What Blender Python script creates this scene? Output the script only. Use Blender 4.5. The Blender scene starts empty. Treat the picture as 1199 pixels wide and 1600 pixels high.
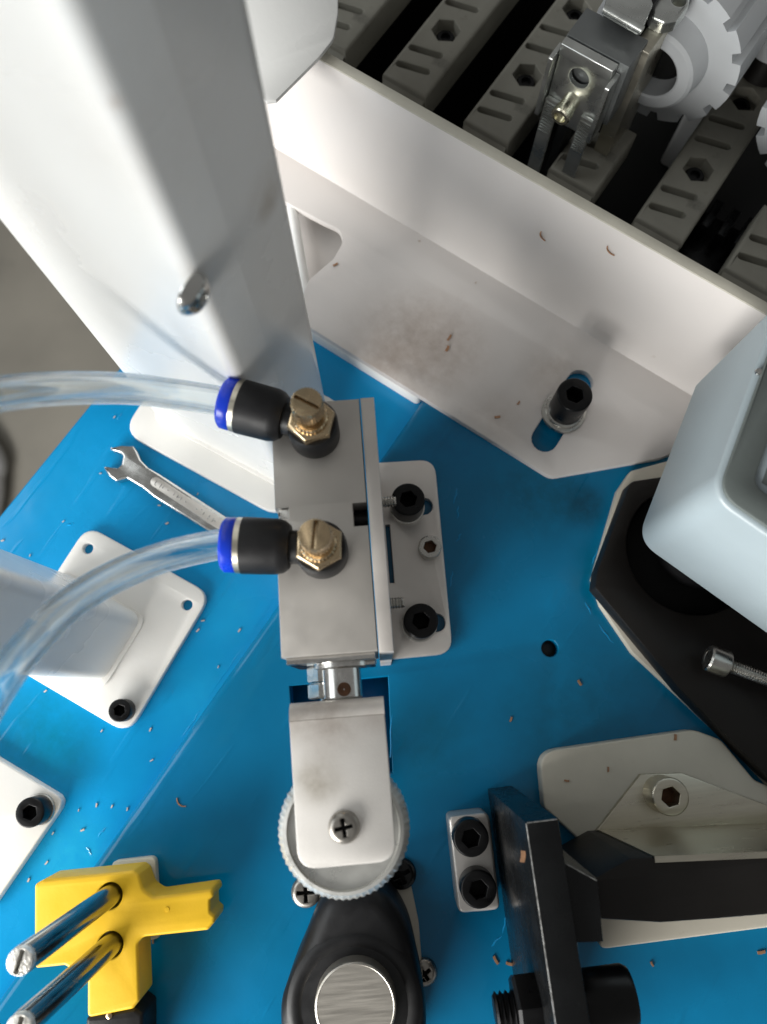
import bpy, bmesh, math, random
from mathutils import Vector, Matrix
from mathutils.geometry import tessellate_polygon
random.seed(7)
R = math.radians
sc = bpy.context.scene
COL = sc.collection
MM = 0.001

# ------------------------------------------------------------------ camera
F_PX, CAM_H = 1202.0, 240.0                 # focal length in photo pixels, height above the lower deck (mm)
TILT = math.atan(288 / F_PX)
cam = bpy.data.objects.new('camera', bpy.data.cameras.new('camera'))
COL.objects.link(cam)
cam.data.sensor_fit = 'VERTICAL'
cam.data.sensor_height = 34.6
cam.data.lens = 34.6 * F_PX / 1600
cam.data.clip_start, cam.data.clip_end = 0.01, 30
cam.location = (0, 0, CAM_H * MM)
cam.rotation_euler = (TILT, 0, 0)
cam.data.dof.use_dof = True
cam.data.dof.focus_distance = 0.20
cam.data.dof.aperture_fstop = 14
sc.camera = cam

# ------------------------------------------------------------------ world and lamps (indoor workshop, window light from lower left)
w = bpy.data.worlds.new('World'); sc.world = w
w.use_nodes = True
bg = w.node_tree.nodes['Background']
bg.inputs[0].default_value = (1.0, 0.99, 0.96, 1)
bg.inputs[1].default_value = 0.175

def area(name, az, el, dist, sx, sy, power, col):
    d = Vector((math.cos(R(az)) * math.cos(R(el)), math.sin(R(az)) * math.cos(R(el)), math.sin(R(el))))
    l = bpy.data.lights.new(name, 'AREA'); l.shape = 'RECTANGLE'; l.size, l.size_y = sx, sy
    l.energy = power; l.color = col
    o = bpy.data.objects.new(name, l); COL.objects.link(o)
    o.location = d * dist
    o.rotation_euler = (-d).to_track_quat('-Z', 'Y').to_euler()
    return o
area('window_light', -134, 19, .95, .8, .42, 17.5, (1.0, 0.985, 0.95))
area('side_window_light', 172, 34, 1.3, 1.0, .7, 5.0, (0.93, 0.98, 1.0))

sc.view_settings.view_transform = 'Standard'
sc.view_settings.look = 'None'
sc.view_settings.exposure = 0.3
sc.view_settings.gamma = 1.0
sc.cycles.use_denoising = True
sc.cycles.max_bounces = 12
sc.cycles.transmission_bounces = 12
sc.cycles.glossy_bounces = 6
sc.cycles.caustics_reflective = False
sc.cycles.sample_clamp_indirect = 6

# ------------------------------------------------------------------ helpers
def P(px, py, z=0.0):
    """point (mm) at height z seen at photo pixel px, py - used to take measurements off the photograph"""
    u, v = (px - 600) / F_PX, (800 - py) / F_PX
    c, s = math.cos(TILT), math.sin(TILT)
    d = (u, v * c + s, v * s - c)
    k = (z - CAM_H) / d[2]
    return (d[0] * k, d[1] * k)

def ray_plane(px, py, p0, n):
    u, v = (px - 600) / F_PX, (800 - py) / F_PX
    c, s = math.cos(TILT), math.sin(TILT)
    d = Vector((u, v * c + s, v * s - c)); o = Vector((0, 0, CAM_H))
    t = (Vector(p0) - o).dot(Vector(n)) / d.dot(Vector(n))
    return o + d * t

class Thing:
    def __init__(s, name, label, cat, loc=(0, 0, 0), rot=0.0, group=None, k=1.0):
        s.o = bpy.data.objects.new(name, None); COL.objects.link(s.o)
        s.o.empty_display_size = 0.005
        s.loc, s.rot = loc, rot
        s.k = k                                # uniform size factor of the whole thing (moves it along towards the lens)
        s.o.location = Vector((loc[0] * k, loc[1] * k, CAM_H - (CAM_H - loc[2]) * k)) * MM; s.o.rotation_euler = (0, 0, R(rot))
        s.o['label'] = label; s.o['category'] = cat
        if group: s.o['group'] = group
    def l(s, px, py, z=0.0):                 # photo pixel at world height z -> local xy
        x, y = P(px, py, z); x -= s.loc[0]; y -= s.loc[1]
        c, n = math.cos(R(s.rot)), math.sin(R(s.rot))
        return (x * c + y * n, -x * n + y * c)
    def poly(s, pts, z):
        return [s.l(p[0], p[1], z) for p in pts]

SIZE = {}
class G:
    def __init__(s): s.v = []; s.f = []
    def add(s, vs, fs, M=None):
        b = len(s.v)
        s.v += [tuple(M @ Vector(v)) for v in vs] if M is not None else [tuple(v) for v in vs]
        s.f += [tuple(i + b for i in f) for f in fs]
        return s

def obj(name, g, mat, parent=None, label=None, sharp=32, kind=None):
    me = bpy.data.meshes.new(name)
    k = (parent.k if isinstance(parent, Thing) else SIZE.get(parent.name, 1.0) if parent is not None else 1.0)
    me.from_pydata([(x * MM * k, y * MM * k, z * MM * k) for x, y, z in g.v], [], g.f)
    bm = bmesh.new(); bm.from_mesh(me)
    bmesh.ops.recalc_face_normals(bm, faces=bm.faces)
    bm.to_mesh(me); bm.free()
    me.polygons.foreach_set('use_smooth', [True] * len(me.polygons))
    me.set_sharp_from_angle(angle=R(sharp))
    me.materials.append(mat)
    o = bpy.data.objects.new(name, me); COL.objects.link(o)
    SIZE[o.name] = k
    if parent is not None: o.parent = parent.o if isinstance(parent, Thing) else parent
    if label: o['label'] = label
    if kind: o['kind'] = kind
    return o

def tag(o, label, cat, group=None):
    o['label'] = label; o['category'] = cat
    if group: o['group'] = group
    return o

def copy_tree(o, parent=None):
    c = o.copy(); COL.objects.link(c)
    if parent: c.parent = parent
    for ch in o.children: copy_tree(ch, c)
    return c

def ccw(p):
    a = sum(p[i - 1][0] * p[i][1] - p[i][0] * p[i - 1][1] for i in range(len(p)))
    return list(p) if a > 0 else list(p)[::-1]

def rnd(poly, r, n=6):
    out = []; m = len(poly)
    rs = r if isinstance(r, (list, tuple)) else [r] * m
    for i in range(m):
        a, b, c = Vector(poly[i - 1][:2]), Vector(poly[i][:2]), Vector(poly[(i + 1) % m][:2])
        if rs[i] <= 0: out.append(tuple(b)); continue
        u, v = (a - b), (c - b); lu, lv = u.length, v.length; u.normalize(); v.normalize()
        ang = math.acos(max(-1, min(1, u.dot(v))))
        t = min(rs[i] / max(math.tan(ang / 2), 1e-3), .48 * lu, .48 * lv)
        p0, p1 = b + u * t, b + v * t
        for k in range(n + 1):
            q = k / n
            out.append(tuple(p0 * (1 - q) ** 2 + b * 2 * q * (1 - q) + p1 * q * q))
    return out

def off(poly, d):
    """offset a ccw polygon inwards by d"""
    out = []; m = len(poly)
    for i in range(m):
        a, b, c = Vector(poly[i - 1]), Vector(poly[i]), Vector(poly[(i + 1) % m])
        e1, e2 = (b - a), (c - b)
        if e1.length < 1e-6 or e2.length < 1e-6: out.append(tuple(b)); continue
        e1.normalize(); e2.normalize()
        n1, n2 = Vector((-e1.y, e1.x)), Vector((-e2.y, e2.x))
        n = (n1 + n2)
        if n.length < 1e-6: out.append(tuple(b)); continue
        n.normalize(); k = d / max(n.dot(n1), .4)
        out.append(tuple(b + n * k))
    return out

def circ(x, y, r, n=28, a0=0.0):
    return [(x + r * math.cos(a0 + 2 * math.pi * i / n), y + r * math.sin(a0 + 2 * math.pi * i / n)) for i in range(n)]

def hexa(x, y, r, a0=0.0): return circ(x, y, r, 6, R(a0))

def rect(x0, y0, x1, y1): return [(x0, y0), (x1, y0), (x1, y1), (x0, y1)]

def obround(x0, y0, x1, y1, r, n=8):
    a = math.atan2(y1 - y0, x1 - x0); out = []
    for i in range(n + 1): t = a - math.pi / 2 + math.pi * i / n; out.append((x1 + r * math.cos(t), y1 + r * math.sin(t)))
    for i in range(n + 1): t = a + math.pi / 2 + math.pi * i / n; out.append((x0 + r * math.cos(t), y0 + r * math.sin(t)))
    return out

def plate(g, outline, z0, z1, b=0.3, holes=(), seg=2, M=None, bottom_bevel=False, hb=None):
    outline = ccw(outline); hs = [ccw(h) for h in holes]
    hb = min(b, .3) if hb is None else hb
    vs, fs = [], []
    def rings(poly, sign, bev):
        lv = [(z0, 0.0)]
        if bottom_bevel and bev: lv = [(z0, bev), (z0 + bev, 0.0)]
        if bev:
            for k in range(seg + 1):
                t = math.pi / 2 * k / seg
                lv.append((z1 - bev + bev * math.sin(t), bev * (1 - math.cos(t))))
        else: lv.append((z1, 0.0))
        n = len(poly); starts = []
        for z, d in lv:
            p = off(poly, d * sign) if d else poly
            starts.append(len(vs)); vs.extend((q[0], q[1], z) for q in p)
        for a, c in zip(starts, starts[1:]):
            for i in range(n):
                j = (i + 1) % n; fs.append((a + i, a + j, c + j, c + i))
        return starts[0], starts[-1], n
    R_ = [rings(outline, 1, b)] + [rings(h, -1, hb) for h in hs]
    for k in (0, 1):
        idx = []; loops = []
        for r in R_:
            loops.append([Vector(vs[r[k] + i]) for i in range(r[2])]); idx += [r[k] + i for i in range(r[2])]
        if len(loops) == 1 and len(idx) <= 4: fs.append(tuple(idx)); continue
        for t in tessellate_polygon(loops): fs.append(tuple(idx[i] for i in t))
    return g.add(vs, fs, M)

def lathe(g, prof, seg=32, M=None, cx=0, cy=0, knurl=None, a0=0.0):
    """prof: (r, z[, knurl amplitude])"""
    vs, fs, rows = [], [], []
    for p in prof:
        r, z = p[0], p[1]; amp = p[2] if len(p) > 2 else 0
        if r < 1e-6: rows.append([len(vs)]); vs.append((cx, cy, z)); continue
        row = []
        for i in range(seg):
            t = a0 + 2 * math.pi * i / seg
            rr = r - (amp if i % 2 else 0)
            row.append(len(vs)); vs.append((cx + rr * math.cos(t), cy + rr * math.sin(t), z))
        rows.append(row)
    for a, b in zip(rows, rows[1:]):
        for i in range(seg):
            j = (i + 1) % seg
            if len(a) == 1 and len(b) == 1: break
            if len(a) == 1: fs.append((a[0], b[j], b[i]))
            elif len(b) == 1: fs.append((a[i], a[j], b[0]))
            else: fs.append((a[i], a[j], b[j], b[i]))
    for r in (rows[0], rows[-1]):
        if len(r) > 1 and rows[0] is not rows[-1]: fs.append(tuple(r))
    return g.add(vs, fs, M)

def cyl(g, x, y, r, z0, z1, b=0.3, seg=32, M=None):
    return lathe(g, [(r, z0), (r, z1 - b), (r - b * .3, z1 - b * .3), (r - b, z1)], seg, M, x, y)

def box(g, x0, y0, z0, x1, y1, z1, b=0.3, M=None):
    return plate(g, rect(x0, y0, x1, y1), z0, z1, b, M=M)

def axis(o, d, roll=None):
    q = Vector(d).to_track_quat('Z', 'Y').to_matrix().to_4x4()
    return Matrix.Translation(Vector(o)) @ q

def smooth_path(pts, n=10):
    out = []; p = [Vector(q) for q in pts]; p = [2 * p[0] - p[1]] + p + [2 * p[-1] - p[-2]]
    for i in range(1, len(p) - 2):
        a, b, c, d = p[i - 1:i + 3]
        for k in range(n):
            t = k / n
            out.append(.5 * ((2 * b) + (c - a) * t + (2 * a - 5 * b + 4 * c - d) * t * t + (3 * b - a - 3 * c + d) * t ** 3))
    out.append(p[-2]); return out

def sweep(g, path, r, seg=24, cap=True):
    vs, fs = [], []; n = len(path); up = Vector((0, 0, 1))
    for i, p in enumerate(path):
        t = (path[min(i + 1, n - 1)] - path[max(i - 1, 0)]).normalized()
        s = t.cross(up).normalized(); u = s.cross(t)
        for k in range(seg):
            a = 2 * math.pi * k / seg
            vs.append(p + s * (r * math.cos(a)) + u * (r * math.sin(a)))
    for i in range(n - 1):
        for k in range(seg):
            j = (k + 1) % seg
            fs.append((i * seg + k, i * seg + j, (i + 1) * seg + j, (i + 1) * seg + k))
    if cap: fs += [tuple(range(seg)), tuple(range((n - 1) * seg, n * seg))]
    return g.add([tuple(v) for v in vs], fs)

# ------------------------------------------------------------------ materials
def material(name, col, rough=.5, metal=0.0, var=.08, vscale=60, bump=0.0, bscale=1500, coat=0.0, rvar=.08,
             stretch=None, spec=.5, dirt=None, dscale=150, dcov=.62):
    m = bpy.data.materials.new(name); m.use_nodes = True
    nt = m.node_tree; N = nt.nodes; L = nt.links
    b = N['Principled BSDF']
    b.inputs['Metallic'].default_value = metal
    b.inputs['Specular IOR Level'].default_value = spec
    b.inputs['Coat Weight'].default_value = coat
    b.inputs['Coat Roughness'].default_value = .12
    tc = N.new('ShaderNodeTexCoord'); src = tc.outputs['Object']
    if stretch:
        mp = N.new('ShaderNodeMapping'); mp.inputs['Scale'].default_value = stretch
        L.new(src, mp.inputs[0]); src = mp.outputs[0]
    n1 = N.new('ShaderNodeTexNoise'); n1.inputs['Scale'].default_value = vscale; n1.inputs['Detail'].default_value = 5
    L.new(src, n1.inputs['Vector'])
    mr = N.new('ShaderNodeMapRange'); mr.inputs[1].default_value = .3; mr.inputs[2].default_value = .7
    mr.inputs[3].default_value = 1 - var; mr.inputs[4].default_value = 1 + var
    L.new(n1.outputs[0], mr.inputs[0])
    mx = N.new('ShaderNodeMix'); mx.data_type = 'RGBA'; mx.blend_type = 'MULTIPLY'; mx.inputs[0].default_value = 1
    mx.inputs[6].default_value = (*col, 1); L.new(mr.outputs[0], mx.inputs[7])
    out = mx.outputs[2]
    if dirt:
        n3 = N.new('ShaderNodeTexNoise'); n3.inputs['Scale'].default_value = dscale; n3.inputs['Detail'].default_value = 8
        n3.inputs['Roughness'].default_value = .65
        L.new(tc.outputs['Object'], n3.inputs['Vector'])
        r3 = N.new('ShaderNodeMapRange'); r3.inputs[1].default_value = dcov; r3.inputs[2].default_value = dcov + .18
        r3.inputs[4].default_value = .75
        L.new(n3.outputs[0], r3.inputs[0])
        m3 = N.new('ShaderNodeMix'); m3.data_type = 'RGBA'; L.new(r3.outputs[0], m3.inputs[0])
        L.new(out, m3.inputs[6]); m3.inputs[7].default_value = (*dirt, 1); out = m3.outputs[2]
    L.new(out, b.inputs['Base Color'])
    rr = N.new('ShaderNodeMapRange'); rr.inputs[1].default_value = .3; rr.inputs[2].default_value = .7
    rr.inputs[3].default_value = max(0.02, rough - rvar); rr.inputs[4].default_value = rough + rvar
    L.new(n1.outputs[0], rr.inputs[0]); L.new(rr.outputs[0], b.inputs['Roughness'])
    if bump:
        n2 = N.new('ShaderNodeTexNoise'); n2.inputs['Scale'].default_value = bscale; n2.inputs['Detail'].default_value = 4
        L.new(src, n2.inputs['Vector'])
        bp = N.new('ShaderNodeBump'); bp.inputs['Strength'].default_value = bump; bp.inputs['Distance'].default_value = .0004
        L.new(n2.outputs[0], bp.inputs['Height']); L.new(bp.outputs[0], b.inputs['Normal'])
    m['out'] = 0
    return m

def add_spots(m, spots):
    """smudges, painted shade and sheen with a place of their own: (x, y, z, radius, strength, colour) in object space, mm"""
    nt = m.node_tree; N = nt.nodes; L = nt.links; b = N['Principled BSDF']
    tc = N.new('ShaderNodeTexCoord')
    for (x, y, z, r, s, c) in spots:
        cur = b.inputs['Base Color'].links[0].from_socket
        ns = N.new('ShaderNodeTexNoise'); ns.inputs['Scale'].default_value = 220; ns.inputs['Detail'].default_value = 9
        ns.inputs['Roughness'].default_value = .7
        L.new(tc.outputs['Object'], ns.inputs['Vector'])
        vm = N.new('ShaderNodeVectorMath'); vm.operation = 'DISTANCE'
        L.new(tc.outputs['Object'], vm.inputs[0]); vm.inputs[1].default_value = (x * MM, y * MM, z * MM)
        mr = N.new('ShaderNodeMapRange'); mr.interpolation_type = 'SMOOTHSTEP'
        mr.inputs[1].default_value = r * MM; mr.inputs[2].default_value = 0
        L.new(vm.outputs['Value'], mr.inputs[0])
        r2 = N.new('ShaderNodeMapRange'); r2.inputs[1].default_value = .05; r2.inputs[2].default_value = .80
        r2.inputs[4].default_value = s; L.new(ns.outputs[0], r2.inputs[0])
        mm = N.new('ShaderNodeMath'); mm.operation = 'MULTIPLY'; mm.use_clamp = True
        L.new(mr.outputs[0], mm.inputs[0]); L.new(r2.outputs[0], mm.inputs[1])
        mx = N.new('ShaderNodeMix'); mx.data_type = 'RGBA'; L.new(mm.outputs[0], mx.inputs[0])
        L.new(cur, mx.inputs[6]); mx.inputs[7].default_value = (*c, 1)
        L.new(mx.outputs[2], b.inputs['Base Color'])

WHITE = material('white_powder_coat', (.80, .785, .75), .33, var=.03, vscale=25, bump=.05, bscale=900, dirt=(.42, .36, .28), dscale=75, dcov=.70)
GUARD = material('guard_powder_coat', (.71, .675, .65), .38, var=.03, vscale=25, bump=.06, bscale=900, dirt=(.40, .33, .26), dscale=110, dcov=.68)
POST = material('post_powder_coat', (.82, .82, .80), .27, var=.03, vscale=18, bump=.06, bscale=700, dirt=(.60, .56, .50), dscale=90, dcov=.76)
CREAM = material('aged_white_paint', (.66, .62, .52), .4, var=.06, vscale=60, bump=.06, bscale=900, dirt=(.36, .28, .18), dscale=160, dcov=.66)
BAREEDGE = material('worn_top_edge', (.50, .48, .41), .5, var=.12, vscale=90)
STEELBLOCK = material('bead_blasted_aluminium', (.60, .57, .53), .36, .6, var=.025, vscale=150, bump=.05, bscale=3500)
NICKEL = material('bare_nickel_plate', (.74, .70, .66), .40, .65, var=.06, vscale=80, bump=.05, bscale=2500, dirt=(.28, .22, .18), dscale=200, dcov=.70)
CLEVIS = material('satin_zinc_sheet', (.78, .75, .71), .42, .25, var=.03, vscale=90, bump=.08, bscale=3000)
PINTOP = material('faced_steel_end', (.50, .47, .42), .38, .85, var=.05, vscale=500, stretch=(.2, 3, 1), bump=.03, bscale=900)
PINSTEEL = material('greasy_pin_steel', (.36, .36, .34), .2, 1, var=.2, vscale=250, stretch=(1, 1, .3))
STEEL = material('turned_steel', (.62, .61, .59), .2, 1, var=.08, vscale=300, stretch=(1, 1, 8))
SCREW = material('zinc_screw_steel', (.50, .49, .46), .3, 1, var=.1, vscale=300)
STRIP = material('stainless_sheet', (.58, .55, .46), .34, 1, var=.08, vscale=200, stretch=(.3, 4, 1), bump=.04, bscale=1500)
BLOCKGREY = material('dull_grey_steel_block', (.17, .18, .18), .4, .5, var=.1, vscale=90)
GALV = material('galvanised_sheet', (.62, .64, .62), .3, .95, var=.15, vscale=130, bump=.05, bscale=600)
CHROME = material('wrench_chrome', (.62, .62, .60), .22, 1, var=.08, vscale=200)
DULLSCREW = material('dull_nickel_screw', (.34, .32, .29), .34, .9, var=.12, vscale=300)
BRASS = material('nickelled_brass', (.56, .43, .27), .24, 1, var=.1, vscale=350)
GOLDSCREW = material('passivated_screw', (.78, .75, .60), .25, 1, var=.1, vscale=350)
RUST = material('rust_spot', (.13, .06, .03), .6, .4, var=.3, vscale=800)
BLACKOX = material('black_oxide_screw', (.004, .004, .0045), .34, .2, var=.15, vscale=300, spec=.3)
SOCKET = material('matt_black', (.004, .004, .004), .6, var=.1, spec=.2)  # plain matt black for recess floors, bores and bar feet
BLACKAL = material('black_anodised', (.006, .0065, .007), .26, .1, var=.15, vscale=160, bump=.05, bscale=1800, spec=.28, dirt=(.16, .16, .15), dscale=700, dcov=.70)
WORN = material('worn_bare_edge', (.30, .30, .29), .4, .6, var=.4, vscale=900, dirt=(.02, .02, .02), dscale=500, dcov=.52)
BLACKMAT = material('black_brown_plate', (.011, .0095, .0085), .45, var=.2, vscale=60, bump=.06, bscale=900, spec=.3)
BLACKPL = material('black_nylon', (.006, .006, .007), .47, var=.12, vscale=250, bump=.04, bscale=1500, spec=.4)
DARKBED = material('dark_machine_bed', (.005, .006, .0065), .5, var=.25, vscale=50, bump=.06, bscale=400)
BLUEPL = material('blue_release_ring', (.006, .045, .62), .3, var=.05, spec=.5)
YELLOW = material('yellow_plastic', (.87, .53, .022), .42, var=.05, vscale=90, bump=.06, bscale=1600, spec=.45, dirt=(.50, .27, .02), dscale=130, dcov=.66)
BARS = material('grey_cream_plastic', (.27, .26, .22), .5, var=.12, vscale=70, bump=.08, bscale=1200, dirt=(.10, .095, .08), dscale=120, dcov=.60)
NYLON = material('white_nylon', (.50, .52, .535), .45, var=.05, vscale=70, bump=.04)
BOXPAINT = material('pale_blue_grey_paint', (.31, .37, .40), .36, var=.06, vscale=30, bump=.08, bscale=700, dirt=(.21, .24, .25), dscale=80, dcov=.66)
BOXTOP = material('dark_grey_box_top', (.105, .122, .118), .42, var=.05, vscale=40, bump=.08, bscale=700)  # darker grey than the box sides
KNURL = material('white_knurled_alloy', (.60, .60, .57), .32, .6, var=.06, vscale=300)
WHEELFACE = material('dull_wheel_face', (.15, .13, .095), .45, .7, var=.12, vscale=200, bump=.05)
PINEND = material('rough_cut_pin_end', (.85, .82, .76), .38, .6, var=.35, vscale=900, bump=.8, bscale=1500)
COPPER = material('copper_clipping', (.46, .25, .14), .45, .4, var=.25, vscale=600)
DUST = material('pale_clipping', (.62, .52, .45), .5, .1, var=.25, vscale=600)
FLOOR = material('concrete_floor', (.215, .20, .17), .7, var=.16, vscale=7, bump=.1, bscale=60, dirt=(.15, .14, .12), dscale=5, dcov=.55)
CABLE = material('grey_cable_sheath', (.33, .33, .33), .5, var=.08)
DKHOSE = material('dark_rubber', (.03, .03, .028), .6, var=.1)

def film_material(name, col):
    m = material(name, col, .24, 0, var=.14, vscale=22, rvar=.12, coat=.22, spec=.26)
    nt = m.node_tree; N = nt.nodes; L = nt.links; b = N['Principled BSDF']
    tc = N.new('ShaderNodeTexCoord')
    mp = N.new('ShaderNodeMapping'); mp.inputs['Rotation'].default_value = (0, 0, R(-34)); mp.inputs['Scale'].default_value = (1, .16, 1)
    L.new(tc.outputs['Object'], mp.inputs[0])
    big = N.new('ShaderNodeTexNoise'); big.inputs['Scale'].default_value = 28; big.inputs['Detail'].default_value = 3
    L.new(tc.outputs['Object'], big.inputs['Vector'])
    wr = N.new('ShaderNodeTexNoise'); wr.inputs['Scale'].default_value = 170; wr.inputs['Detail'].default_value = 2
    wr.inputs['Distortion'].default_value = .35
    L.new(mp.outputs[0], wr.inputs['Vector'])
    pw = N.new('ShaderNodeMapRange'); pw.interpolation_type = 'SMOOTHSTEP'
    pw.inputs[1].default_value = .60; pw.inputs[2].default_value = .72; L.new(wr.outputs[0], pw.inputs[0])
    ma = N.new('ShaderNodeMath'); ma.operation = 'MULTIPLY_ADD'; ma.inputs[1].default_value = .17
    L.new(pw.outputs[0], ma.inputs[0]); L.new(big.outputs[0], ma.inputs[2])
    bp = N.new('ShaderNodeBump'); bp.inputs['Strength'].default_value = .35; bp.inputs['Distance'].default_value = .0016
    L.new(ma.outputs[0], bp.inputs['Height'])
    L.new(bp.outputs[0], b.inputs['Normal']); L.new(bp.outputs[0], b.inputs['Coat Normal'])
    return m
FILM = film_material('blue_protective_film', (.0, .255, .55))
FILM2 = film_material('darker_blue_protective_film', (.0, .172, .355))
def mach(px, py, z):
    x, y = P(px, py, z); c, n = math.cos(R(-34)), math.sin(R(-34)); return (x * c + y * n, -x * n + y * c, z)
add_spots(FILM, [(*mach(60, 1145, 0), 26, .8, (0, .14, .19)), (*mach(110, 1180, 0), 14, .5, (0, .15, .22)), (*mach(330, 1100, 0), 22, .6, (.01, .36, .62)), (*mach(110, 1340, 0), 18, .7, (.02, .40, .60)), (*mach(100, 760, 0), 30, .5, (.0, .30, .60)), (*mach(360, 960, 0), 14, .5, (.01, .34, .60))])  # teal shade and pale sheen painted into the film colour
add_spots(FILM2, [(*mach(912, 790, 6), 11, 1.0, (0, .02, .035)), (*mach(840, 770, 6), 26, .8, (0, .06, .10)), (*mach(950, 900, 6), 16, .8, (0, .07, .085)), (*mach(690, 690, 6), 22, .6, (0, .075, .19)),  # round shadow painted into the film colour, beside teal smears and paler patches
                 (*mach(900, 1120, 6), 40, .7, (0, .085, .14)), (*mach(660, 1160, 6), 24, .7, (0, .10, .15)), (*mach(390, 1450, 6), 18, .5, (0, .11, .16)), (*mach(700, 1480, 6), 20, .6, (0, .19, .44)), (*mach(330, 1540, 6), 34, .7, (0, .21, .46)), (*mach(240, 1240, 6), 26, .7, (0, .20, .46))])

def tube_material():
    m = bpy.data.materials.new('clear_polyurethane'); m.use_nodes = True
    N = m.node_tree.nodes; L = m.node_tree.links
    b = N['Principled BSDF']
    b.inputs['Base Color'].default_value = (.97, .99, .99, 1); b.inputs['Roughness'].default_value = .0
    b.inputs['Transmission Weight'].default_value = 1.0; b.inputs['IOR'].default_value = 1.48
    tr = N.new('ShaderNodeBsdfTransparent'); tr.inputs[0].default_value = (.97, .985, .985, 1)
    mx = N.new('ShaderNodeMixShader'); mx.inputs[0].default_value = .40
    L.new(b.outputs[0], mx.inputs[1]); L.new(tr.outputs[0], mx.inputs[2])
    L.new(mx.outputs[0], N['Material Output'].inputs['Surface'])
    return m
TUBE = tube_material()

# ------------------------------------------------------------------ repeated hardware
def cap_screw(parent, x, y, r, z0, z1, mat, M=None, name='cap_screw', hexr=None, label=None):
    g = G(); hr = hexr or r * .52
    plate(g, circ(x, y, r, 32), z0, z1, min(.7, r * .12), holes=[hexa(x, y, hr, 10)], seg=3, M=M, hb=.25)
    o = obj(name, g, mat, parent, label)
    s = G(); plate(s, circ(x, y, hr * 1.05, 24), z0 + .1, z0 + (z1 - z0) * .38, .05, M=M)
    obj('hex_socket', s, SOCKET if mat is BLACKOX else RUST, o)
    return o

def cross_screw(parent, x, y, r, z0, z1, mat, rot=0, M=None):
    g = G(); k, a = r * .12, r * .62
    cr = [(-k, -a), (k, -a), (k, -k), (a, -k), (a, k), (k, k), (k, a), (-k, a), (-k, k), (-a, k), (-a, -k), (-k, -k)]
    c, s = math.cos(R(rot)), math.sin(R(rot))
    cr = [(x + p[0] * c - p[1] * s, y + p[0] * s + p[1] * c) for p in cr]
    h = z1 - z0
    plate(g, circ(x, y, r, 32), z0, z1, h * .8, holes=[cr], seg=4, M=M, hb=.18)
    o = obj('pan_head_screw', g, mat, parent)
    f = G(); plate(f, circ(x, y, a, 16), z0 + .05, z0 + h * .25, .02, M=M)
    obj('cross_recess', f, SOCKET, o)
    return o

def thread(g, r, z0, z1, pitch, M=None, seg=24):
    prof = [(r * .82, z0)]; z = z0
    while z < z1 - pitch:
        prof += [(r * .82, z + pitch * .1), (r, z + pitch * .5), (r * .82, z + pitch * .9)]; z += pitch
    prof += [(r * .8, z1)]
    return lathe(g, prof, seg, M)

# ================================================================== SETTING
A_M = -34.0                                     # the machine's own axis
UP = 6.0                                        # height of the upper deck
g = G(); g.add([(-3000, -3000, -760), (3000, -3000, -760), (3000, 3000, -760), (-3000, 3000, -760)], [(0, 1, 2, 3)])
fl = obj('floor', g, FLOOR); fl['kind'] = 'structure'

t = Thing('machine_table', 'machine table whose steel top is covered in glossy blue protective film', 'table', (0, 0, 0), A_M)
hole_c = t.l(860, 1013, UP)
slot_px = [(453, 1072), (607, 1057), (614, 1208), (464, 1225)]
slot = t.poly(slot_px, UP)
slot2 = t.poly(slot_px, 0)
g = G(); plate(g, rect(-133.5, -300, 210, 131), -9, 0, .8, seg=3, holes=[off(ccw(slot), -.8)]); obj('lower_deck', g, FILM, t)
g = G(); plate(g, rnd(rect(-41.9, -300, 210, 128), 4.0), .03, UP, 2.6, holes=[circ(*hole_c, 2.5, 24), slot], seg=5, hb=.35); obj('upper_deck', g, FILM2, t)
g = G(); cyl(g, hole_c[0], hole_c[1], 2.48, .04, 2.2, .1); obj('hole_shade_disc', g, DARKBED, t)  # black disc put in as the shade down the hole
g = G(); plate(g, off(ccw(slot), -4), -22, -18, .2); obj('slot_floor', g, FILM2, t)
g = G(); plate(g, rect(-122, -290, 200, 128), -760, -9.1, .5, holes=[rect(-119, -287, 197, 125)]); obj('cabinet', g, WHITE, t)

def crease(px, py, ang, ln, z, w_=.36):
    x, y = t.l(px, py, z); a = R(ang - A_M); rr = random.Random(int(px * 7 + py))
    pts_ = []
    for i in range(6):
        q = (i / 5 - .5) * ln; j = rr.uniform(-.25, .25)
        pts_.append(Vector((x + math.cos(a) * q - math.sin(a) * j, y + math.sin(a) * q + math.cos(a) * j, z - w_ * (.35 + 1.1 * abs(i / 5 - .5)))))
    sweep(gc, smooth_path(pts_, 4), w_, 8)
gc = G()
for c_ in ((205, 1336, -38, 9), (168, 1352, -40, 5), (186, 1310, 60, 4), (160, 1300, 52, 3.5), (214, 1300, -30, 3), (140, 1330, -55, 3), (60, 1290, 40, 3), (245, 745, 80, 3), (188, 650, 70, 3), (110, 820, 15, 3)): crease(*c_, 0)
for c_ in ((352, 1052, 56, 18), (250, 1215, 55, 14), (300, 1130, 57, 10)): crease(*c_, 0, .22)
for c_ in ((712, 775, 75, 5), (716, 800, 85, 4), (706, 905, 80, 5), (718, 840, 60, 3), (790, 1440, 75, 6), (776, 1470, 40, 4), (612, 1150, 86, 12), (930, 870, 65, 5), (948, 990, 125, 7), (920, 950, 110, 4)): crease(*c_, UP, .3)
cr_ = obj('film_creases', gc, FILM, t); cr_['kind'] = 'stuff'
g = G()
plate(g, rect(-190, 134.5, 230, 420), -60, -34, .4)
bed = obj('machine_bed', g, DARKBED); bed.rotation_euler = (0, 0, R(A_M))
tag(bed, 'dark shadowed bed of the machine below the row of grey bars', 'machine bed')

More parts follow.
